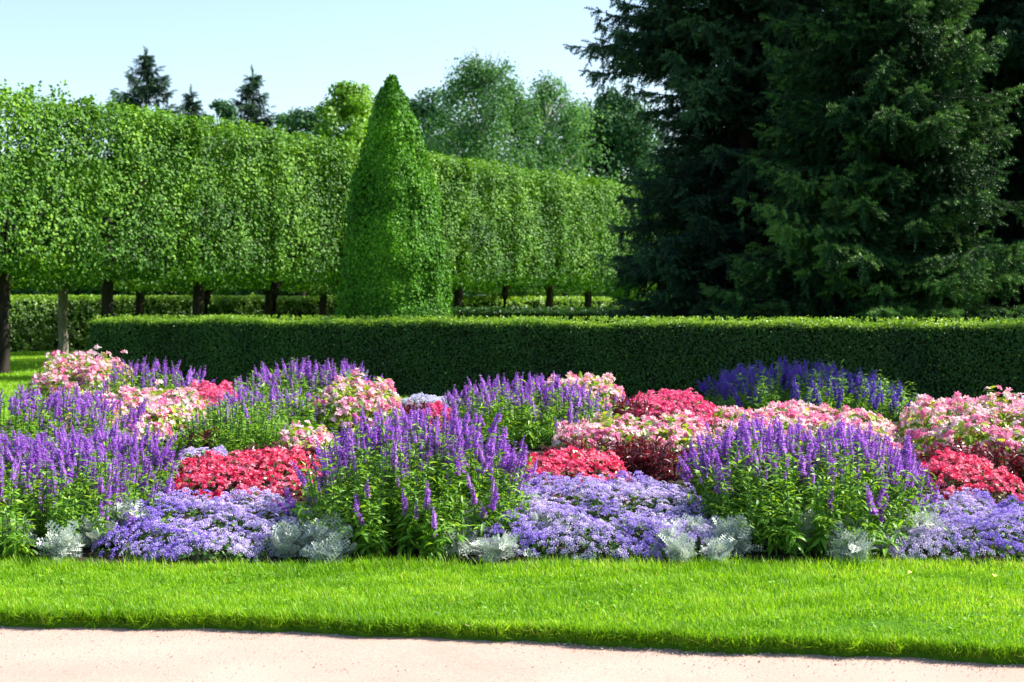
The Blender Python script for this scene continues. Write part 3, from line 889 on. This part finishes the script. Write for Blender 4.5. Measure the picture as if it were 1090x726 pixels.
# ------------------------------------------------------------------ clipped cone
def cone():
    rng = np.random.default_rng(12)
    d = 28.2; cx = wx(419, d)
    root = empty('cone_topiary', (cx, d, 0), 'tall clipped green cone standing behind the long hedge', 'topiary', None, math.radians(43))
    n = 120000
    zt = 5.72
    z = zt * (1 - np.sqrt(rng.random(n)) ) ; z = np.where(rng.random(n) < .25, rng.uniform(0, zt, n), z)
    def rad(z):
        return np.interp(z, [0, 1.2, 2.2, 3.5, 4.5, 5.1, 5.4, 5.6, 5.72], [1.06, 1.05, .98, .78, .53, .35, .25, .15, .03])
    a = rng.uniform(0, 2 * np.pi, n)
    sq = (np.abs(np.cos(a)) ** 3 + np.abs(np.sin(a)) ** 3) ** (-1 / 3)   # towards a square plan
    r = rad(z) * (.45 + .5 * sq)
    P = np.stack([np.cos(a) * r, np.sin(a) * r, z], -1)
    nr = np.stack([np.sign(np.cos(a)) * np.abs(np.cos(a)) ** 1.7, np.sign(np.sin(a)) * np.abs(np.sin(a)) ** 1.7, np.full(n, .12)], -1)
    off = .055 * noise3(P, 2.6, 3) + .04 * noise3(P, 8, 4) + rng.normal(0, .02, n) - rng.exponential(.03, n)
    P += nr * off[:, None]
    rnd = np.clip(rng.random(n) * .7 + .25 * noise3(P, 2.0, 8) + .15, 0, 1)
    acc = Acc()
    acc.inst(T_LEAF, P, frames(nr + rng.normal(0, .38, (n, 3)), rng), .062 * rng.uniform(.6, 1.3, n), rnd)
    m = 260
    zz = rng.uniform(3.6, 5.35, m)
    aa = rng.uniform(0, 6.28, m)
    Q = np.stack([np.cos(aa) * rad(np.minimum(zz, 5.6)) * 1.02, np.sin(aa) * rad(np.minimum(zz, 5.6)) * 1.02, zz], -1)
    acc.inst(T_LEAF, Q, frames(rng.normal(size=(m, 3)), rng), .1 * rng.uniform(.6, 1.2, m), rng.random(m))
    link('foliage', acc.mesh('foliage', M['topiary']), root)
    c = Acc()
    c.tube([[0, 0, z_] for z_ in np.linspace(0, 5.0, 12)], [max(.03, float(rad(z_)) * .66) for z_ in np.linspace(0, 5.0, 12)], 12)
    link('twig_core', c.mesh('twig_core', M['twigs']), root)
cone()

# ------------------------------------------------------------------ pleached trees
def pleached_meshes(seed, full=True):
    rng = np.random.default_rng(seed)
    hx, hy, z0, z1 = 1.62, 1.35, 2.08, 5.72
    n = 27000
    ar = np.array([2 * hx * (z1 - z0)] * 2 + [2 * hy * (z1 - z0)] * 2 + [4 * hx * hy] * 2)
    which = rng.choice(6, n, p=ar / ar.sum())
    u = rng.uniform(-1, 1, (n, 3)); Nn = np.zeros((n, 3))
    for k, (ax, s) in enumerate(((1, -1), (1, 1), (0, -1), (0, 1), (2, 1), (2, -1))):
        f = which == k; u[f, ax] = s; Nn[f, ax] = s
    # round the corners
    p = 16
    e = (np.abs(u) ** p).sum(1) ** (1 / p)
    v = u / e[:, None]
    P = v * np.array([hx, hy, (z1 - z0) / 2])
    nr = np.sign(v) * np.abs(v) ** 4; nr /= np.linalg.norm(nr, axis=1)[:, None]
    off = .11 * noise3(P, 2.0, seed) + .09 * noise3(P, 5, seed + 1) + rng.normal(0, .04, n) - rng.exponential(.11, n)
    P = P + nr * off[:, None]
    P[:, 2] += (z0 + z1) / 2
    # clumping: drop leaves in patches so gaps appear
    keep = (noise3(P, 7, seed + 2) + rng.uniform(-.6, .9, n)) > -.42
    P, nr = P[keep], nr[keep]
    n = len(P)
    out = nr + np.array([0, 0, .45]) + rng.normal(0, .45, (n, 3))
    acc = Acc()
    dr = nr * .3 + np.array([0, 0, -.35]) + rng.normal(0, .8, (n, 3))
    rnd = np.clip(rng.random(n) * .75 + .2 * noise3(P, 1.6, seed + 4) + .1 + .12 * (P[:, 2] - 4) / 2, 0, 1)
    acc.inst(T_LEAF, P, frames(out, rng, dr), rng.uniform(.06, .112, n), rnd)
    # stray shoots above the clipped top and a few hanging ones
    for k in range(34):
        b = np.array([rng.uniform(-hx, hx), rng.uniform(-hy, hy), z1 - .05])
        h = rng.exponential(.1) + .08
        t = np.linspace(0, 1, 7)[:, None]
        q = b + t * (np.array([rng.normal(0, .1), rng.normal(0, .1), h]))
        q = np.repeat(q, 2, axis=0) + rng.normal(0, .03, (14, 3))
        acc.inst(T_LEAF, q, frames(rng.normal(size=(14, 3)) + [0, 0, .5], rng), rng.uniform(.07, .12, 14), rng.uniform(.3, 1, 14))
    crown = acc.mesh('crown', M['linden'])
    tr = Acc()
    zs = np.array([-.02, .12, .5, 1.1, 1.8, 2.6, 3.4])
    w = rng.normal(0, .025, (7, 2)); w[0] = 0
    tr.tube(np.stack([w[:, 0], w[:, 1], zs], -1), [.2, .15, .135, .13, .13, .12, .09], 10)
    trunk = tr.mesh('trunk', M['bark'], True)
    lb = []
    for k in range(5):
        a = k * 1.257 + rng.uniform(-.3, .3)
        l = Acc()
        z = 1.95 + .3 * k
        l.tube([[0, 0, z - .1], [.5 * math.cos(a), .4 * math.sin(a), z + .35], [1.1 * math.cos(a), .95 * math.sin(a), z + 1.1]], [.07, .05, .02], 6)
        lb.append(l.mesh('limb', M['bark'], True))
    return crown, trunk, lb
PM = [pleached_meshes(70 + i) for i in range(4)]
ORD = ['first', 'second', 'third', 'fourth', 'fifth', 'sixth', 'seventh', 'eighth', 'ninth', 'tenth', 'eleventh', 'twelfth']
def pleached(x, y, rz, label, k, pale=False, sc=1.0):
    crown, trunk, lb = PM[k % 4]
    r = empty('pleached_linden', (x, y, 0), label, 'tree', 'clipped lindens in the double row', rz + (math.pi if k % 2 else 0))
    r.scale = (1, 1, sc)
    link('crown', crown, r)
    t = trunk
    if pale:
        t = trunk.copy(); t.materials[0] = M['bark_pale']
    link('trunk', t, r)
    for m in lb:
        link('limb', m, r)
# front row passes (-10.5, 31) to (3.3, 55)
u = np.array([13.8, 24.0]); u /= np.linalg.norm(u)
p0 = np.array([-10.5, 31.0])
rz = math.atan2(u[1], u[0])
step = 2.95
names1 = ['leftmost clipped linden, its dark trunk cut by the left edge of the photo']
for i in range(-1, 10):
    p = p0 + u * step * i
    if i == -1:
        lab = 'clipped linden whose crown just enters at the left edge of the photo'
    elif i == 0:
        lab = names1[0]
    else:
        lab = 'clipped linden, %s trunk of the front row counted from the left edge' % ORD[i]
    pleached(p[0], p[1], rz, lab, i + 1)
v = np.array([-u[1], u[0]])
q0 = p0 + u * 4.2 + v * 7.2
# second row anchored on the pale trunk at x=67
q0 = np.array([wx(67, 41.4), 41.4])
for i in range(-1, 11):
    p = q0 + u * step * i
    lab = 'clipped linden with pale grey trunk at left, nearest of the rear row' if i == 0 else ('rear row clipped linden left of the pale trunk, mostly hidden' if i < 0 else 'rear row clipped linden, %s to the right of the pale trunk' % ORD[i - 1])
    pleached(p[0], p[1], rz, lab, i + 2, pale=(i == 0), sc=.93)

# ------------------------------------------------------------------ spruces
def spruce(name, label, x, y, H, Rfun, mat, seed, whorl=.3, per=7, zlow=.4, dens=1.0, size=.16, droop=.28, group='spruces', cat='spruce tree'):
    rng = np.random.default_rng(seed)
    root = empty(name, (x, y, 0), label, cat, group)
    tr = Acc()
    zs = np.linspace(0, H, 9)
    tr.tube(np.stack([.04 * np.sin(zs), .04 * np.cos(zs * 1.3), zs], -1), np.maximum(.02, .016 * H * (1 - zs / H * .95)), 9)
    link('trunk', tr.mesh('trunk', M['bark_spruce'], True), root)
    br = Acc()
    PP, XX, TTL = [], [], []
    z = zlow
    nb = 0
    while z < H - .15:
        for k in range(per):
            az = rng.uniform(0, 2 * np.pi)
            zz = z + rng.uniform(-.12, .12)
            L = Rfun(zz, az) * rng.uniform(.72, 1.12)
            if L < .12:
                continue
            h = np.array([math.cos(az), math.sin(az), 0.]); sd = np.array([-h[1], h[0], 0.])
            rise = rng.uniform(-.1, .2) + .35 * (zz / H) ** 2
            s = np.linspace(0, 1, 9)
            dz = L * (rise * s - droop * s ** 1.6 + .16 * s ** 4)
            spine = h * (L * s)[:, None] + np.array([0, 0, 1.]) * (zz + dz)[:, None] + sd * (rng.normal(0, .06) * L * s ** 2)[:, None]
            br.tube(spine, np.linspace(.012 + .008 * L, .006, 9), 4, .5, 0, cap=False)
            # side twigs
            nt_ = max(3, int(L / .11 * dens))
            ts = np.sort(rng.uniform(.22 if L > 1 else .05, 1.0, nt_))
            for t in ts:
                b = np.array([np.interp(t, s, spine[:, i]) for i in range(3)])
                for sg in (-1, 1):
                    l = (.16 + .34 * L * (1 - t)) * rng.uniform(.6, 1.2)
                    l = min(l, 1.1)
                    dirv = h * rng.uniform(.5, .9) + sd * sg * rng.uniform(.6, 1.0) + np.array([0, 0, rng.uniform(-.35, .1)])
                    dirv /= np.linalg.norm(dirv)
                    m = max(1, int(l / (size * .62)))
                    q = (np.arange(m) + .3) / m
                    pts = b + dirv * (l * q)[:, None]; pts[:, 2] -= .3 * l * q ** 2
                    PP.append(pts); XX.append(np.tile(dirv, (m, 1)) + [0, 0, -.1] + rng.normal(0, .18, (m, 3))); TTL.append(np.clip(t + .3 * q, 0, 1))
                # hanging branchlet
                if rng.random() < .9:
                    m = int(rng.integers(1, 5))
                    q = np.arange(m)
                    PP.append(b - np.array([0, 0, 1.]) * (q * size * .7)[:, None] + rng.normal(0, .03, (m, 3)))
                    XX.append(np.tile([0, 0, -1.], (m, 1)) + rng.normal(0, .35, (m, 3)) + h * .35); TTL.append(np.full(m, t * .7))
            PP.append(spine[-1][None]); XX.append((h + [0, 0, .2])[None]); TTL.append(np.ones(1))
            nb += 1
        z += whorl * (1 + .0 * z)
    # leader
    m = 8
    PP.append(np.stack([np.zeros(m), np.zeros(m), H - .6 + np.arange(m) * .09], -1)); XX.append(np.tile([0, 0, 1.], (m, 1)) + rng.normal(0, .3, (m, 3))); TTL.append(np.ones(m))
    P = np.concatenate(PP); X = np.concatenate(XX)
    acc = Acc()
    n = len(P)
    TT = np.concatenate(TTL)
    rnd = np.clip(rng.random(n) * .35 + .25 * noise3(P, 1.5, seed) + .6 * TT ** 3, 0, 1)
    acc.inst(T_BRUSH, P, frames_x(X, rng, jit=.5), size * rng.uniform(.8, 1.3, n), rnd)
    print(name, 'boughs', nb, 'brushes', n)
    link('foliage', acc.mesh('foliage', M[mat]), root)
    link('branch', br.mesh('branch', M['bark_spruce'], False), root)

def RA(z, az):
    base = 3.5 * max(0, 1 - z / 15.) ** .6
    left = max(0., -math.cos(az))
    bulge = math.exp(-((z - 7.9) / 1.2) ** 2) * 1.65 * left ** 2
    pinch = -.55 * math.exp(-((z - 5.2) / .9) ** 2) * left
    return base + bulge + pinch + .25 * math.sin(z * 2.1 + az * 2)
spruce('spruce_tree', 'tall dark blue green spruce whose boughs reach left into the sky', wx(795, 33), 33., 15., RA, 'spruce', 91, whorl=.25, per=9, size=.19)
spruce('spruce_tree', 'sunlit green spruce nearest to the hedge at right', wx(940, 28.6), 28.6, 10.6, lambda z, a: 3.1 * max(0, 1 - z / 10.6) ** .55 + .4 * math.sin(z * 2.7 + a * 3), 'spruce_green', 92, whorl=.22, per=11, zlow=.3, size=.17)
spruce('spruce_tree', 'dark spruce at the right edge of the photo', wx(1118, 33), 33., 15., lambda z, a: 4.3 * (1 - z / 15.) ** .6, 'spruce', 93, whorl=.28, per=9, size=.2)
spruce('spruce_tree', 'dark spruce filling the gap behind the two large spruces', wx(880, 36), 36., 14., lambda z, a: 4.2 * (1 - z / 14.) ** .6, 'spruce_blue', 94, whorl=.3, per=9, size=.24)
spruce('spruce_tree', 'dark spruce seen between the sunlit spruce and the right edge spruce', wx(1015, 37), 37., 15., lambda z, a: 3.8 * (1 - z / 15.) ** .6, 'spruce', 98, whorl=.34, per=8, size=.26)

def far_spruce(px, ytop, d, halfpx, mat, seed, label):
    H = (HZ - ytop) * d / FPX + CAMZ
    R = halfpx * d / FPX
    spruce('spruce_tree', label, wx(px, d), d, H, lambda z, a: max(.05, R * 4.4 * min(1, (1 - z / H)) ** .85), mat, seed, whorl=.42, per=6, zlow=H * .35, size=.34, dens=.55, droop=.12, group='distant spruces above the clipped trees')
far_spruce(157, 58, 88, 31, 'spruce', 95, 'distant spruce, tallest and widest of those above the clipped trees')
far_spruce(205, 97, 95, 16, 'spruce', 96, 'distant small spruce tip between two taller spruces')
far_spruce(270, 77, 92, 22, 'spruce', 97, 'distant narrow spruce right of the tiny tip, above the clipped trees')

# ------------------------------------------------------------------ background broadleaf trees
def broadleaf(name, label, px, ytop, d, halfpx, mat, seed, nleaf=9000, leaf=.22, bark='bark', weep=0.0, nclump=60, group='trees beyond the clipped rows', zfrac=.35, cl=.85):
    rng = np.random.default_rng(seed)
    H = (HZ - ytop) * d / FPX + CAMZ; R = halfpx * d / FPX
    root = empty(name, (wx(px, d), d, 0), label, 'tree', group)
    tr = Acc()
    zs = np.linspace(0, H * .8, 8)
    wv = np.cumsum(rng.normal(0, .09, (8, 2)), axis=0); wv[0] = 0
    spine = np.stack([wv[:, 0], wv[:, 1], zs], -1)
    tr.tube(spine, np.linspace(.022 * H, .03, 8), 8)
    link('trunk', tr.mesh('trunk', M[bark], True), root)
    # clumps in an egg shaped envelope
    P, Nn = [], []
    lim = Acc()
    for k in range(nclump):
        t = rng.uniform(0, 1) ** .8
        z = H * (zfrac + (1 - zfrac) * t)
        env = R * (math.sin(math.pi * min(.97, .18 + .8 * t))) ** .6 * (1 if t < .5 else 1)
        a = rng.uniform(0, 6.28); r = env * math.sqrt(rng.random()) * .88
        c = np.array([r * math.cos(a), r * math.sin(a), z - .25 * R * (r / R) ** 2 * 1.0])
        rad = rng.uniform(.13, .3) * R * cl
        m = int(nleaf / nclump * rng.uniform(.6, 1.4))
        g = rng.normal(size=(m, 3)); g /= np.linalg.norm(g, axis=1)[:, None]
        rr = rad * rng.uniform(.35, 1.15, m)[:, None]
        q = g * rr * [1.15, 1.15, .75]
        if weep:
            q[:, 2] = q[:, 2] - rng.exponential(weep, m) * .9
            q[:, :2] *= .8
        P.append(c + q); Nn.append(g)
        zi = max(H * .2, z - r * .9 - .5); b = np.array([np.interp(zi, zs, spine[:, 0]), np.interp(zi, zs, spine[:, 1]), min(zi, zs[-1])])
        lim.tube([b, (b + c) / 2 + [0, 0, .15 * R * .3], c], [.012 * H * .5, .03, .012], 5, .5, 0, cap=False)
    P = np.concatenate(P); Nn = np.concatenate(Nn); n = len(P)
    zmax = P[:, 2].max(); P[:, 2] *= 1 if zmax < H * 1.01 else H / zmax
    acc = Acc()
    dr = np.tile([0, 0, -1.], (n, 1)) + rng.normal(0, .5, (n, 3)) if weep else None
    rnd = np.clip(rng.random(n) * .7 + .25 * noise3(P, 1.0, seed) + .15, 0, 1)
    acc.inst(T_LEAF, P, frames(Nn + [0, 0, .5] + rng.normal(0, .4, (n, 3)), rng, dr), leaf * rng.uniform(.7, 1.3, n), rnd)
    link('crown', acc.mesh('crown', M[mat]), root)
    link('limb', lim.mesh('limb', M[bark]), root)
broadleaf('broadleaf_tree', 'bright green leafy tree behind the tip of the clipped cone', 378, 86, 66, 75, 'maple', 201, 16000, .2, nclump=90, zfrac=.25)
broadleaf('birch_tree', 'tall airy weeping birch in the middle beyond the clipped trees', 512, 50, 76, 98, 'birch', 202, 25000, .17, 'bark_birch', .7, 120, zfrac=.25, cl=.85)
broadleaf('birch_tree', 'second weeping birch, lower, right of the tall airy one', 585, 74, 79, 88, 'birch', 209, 24000, .18, 'bark_birch', .6, 150, zfrac=.2, cl=.9)
broadleaf('broadleaf_tree', 'blue green tree between the weeping birches and the dark spruce', 652, 92, 84, 100, 'dark_tree', 203, 40000, .22, 'bark', .35, 190, zfrac=.15)
broadleaf('broadleaf_tree', 'sunlit yellow green tree glimpsed through the dark spruce boughs', 712, 172, 56, 70, 'maple', 204, 16000, .2, nclump=80, zfrac=.12)
broadleaf('broadleaf_tree', 'low blue green tree left of the bright tree above the clipped row', 318, 116, 90, 60, 'dark_tree', 205, 9000, .25)
broadleaf('broadleaf_tree', 'rounded dull green treetop between the two taller distant spruces', 234, 108, 96, 40, 'dark_tree', 206, 7000, .25)
broadleaf('broadleaf_tree', 'dim leafy tree behind the birch at the cone side', 452, 96, 90, 74, 'dark_tree', 207, 16000, .22, zfrac=.2)
# unseen tree added beyond the right edge to shade the deep blue salvia
broadleaf('broadleaf_tree', 'round leafy tree just outside the right edge, its shadow lying on the deep blue salvia', 545 + 12.0 * FPX / 20.5, HZ - 9.2 * FPX / 20.5, 20.5, 2.7 * FPX / 20.5, 'linden', 208, 34000, .14, nclump=110, zfrac=.6, group=None)

# far belt of shrubs and trees that closes the view under the crowns
def far_wood():
    rng = np.random.default_rng(300)
    acc = Acc()
    n = 100000
    a = rng.uniform(0, 1, n)
    X = -75 + 160 * a
    Y = 98 + 6 * np.sin(X * .05) + rng.normal(0, 1.5, n)
    hmax = 4.2 + 1.2 * np.sin(X * .21) + .8 * np.sin(X * .57 + 1)
    Z = rng.uniform(0, 1, n) ** .8 * hmax
    P = np.stack([X, Y, Z], -1)
    P[:, 1] += 1.2 * noise3(P, .8, 3)
    acc.inst(T_LEAF, P, frames(rng.normal(size=(n, 3)) + [0, -.6, .6], rng), rng.uniform(.35, .65, n), np.clip(rng.random(n) * .7 + .2 * noise3(P, .5, 5) + .1, 0, 1))
    o = link('distant_wood', acc.mesh('distant_wood', M['dark_tree'])); o['kind'] = 'stuff'
    o['label'] = 'dark belt of distant woodland low behind the rows of trunks'; o['category'] = 'woodland'
far_wood()

# ------------------------------------------------------------------ light, sky, camera
SUN_AZ = math.radians(16)      # from +x towards +y
SUN_EL = math.radians(42)
sd = np.array([math.cos(SUN_EL) * math.cos(SUN_AZ), math.cos(SUN_EL) * math.sin(SUN_AZ), math.sin(SUN_EL)])
from mathutils import Vector
sl = bpy.data.lights.new('sun', 'SUN'); sl.energy = 5.0; sl.angle = math.radians(.5); sl.color = (1, .95, .86)
so = bpy.data.objects.new('sun', sl); COL.objects.link(so)
so.rotation_euler = Vector(-sd).to_track_quat('-Z', 'Y').to_euler()
so.location = (20, 5, 30)
w = bpy.data.worlds.new('World'); scene.world = w; w.use_nodes = True
nt = w.node_tree
bg = nt.nodes['Background']
sky = nt.nodes.new('ShaderNodeTexSky'); sky.sky_type = 'NISHITA'; sky.sun_disc = False
sky.sun_elevation = SUN_EL; sky.sun_rotation = math.pi / 2 - SUN_AZ
sky.air_density = 1.0; sky.dust_density = 1.0; sky.ozone_density = 1.0
nt.links.new(sky.outputs[0], bg.inputs[0]); bg.inputs[1].default_value = .1

cam = bpy.data.cameras.new('camera'); co = bpy.data.objects.new('camera', cam); COL.objects.link(co)
co.location = (0, 0, CAMZ)
co.rotation_euler = (math.pi / 2 - math.atan((363 - HZ) / FPX), 0, 0)
cam.sensor_width = 36; cam.lens = FPX / 1090 * 36
cam.clip_end = 2000; cam.clip_start = .1
cam.dof.use_dof = True; cam.dof.focus_distance = 10.0; cam.dof.aperture_fstop = 4.0
scene.camera = co
scene.view_settings.view_transform = 'Standard'
scene.view_settings.look = 'None'
scene.view_settings.exposure = 1.38
scene.view_settings.gamma = 1
c = scene.cycles
c.max_bounces = 6; c.diffuse_bounces = 3; c.glossy_bounces = 2; c.transmission_bounces = 4; c.transparent_max_bounces = 4
c.caustics_reflective = False; c.caustics_refractive = False
c.sample_clamp_indirect = 6
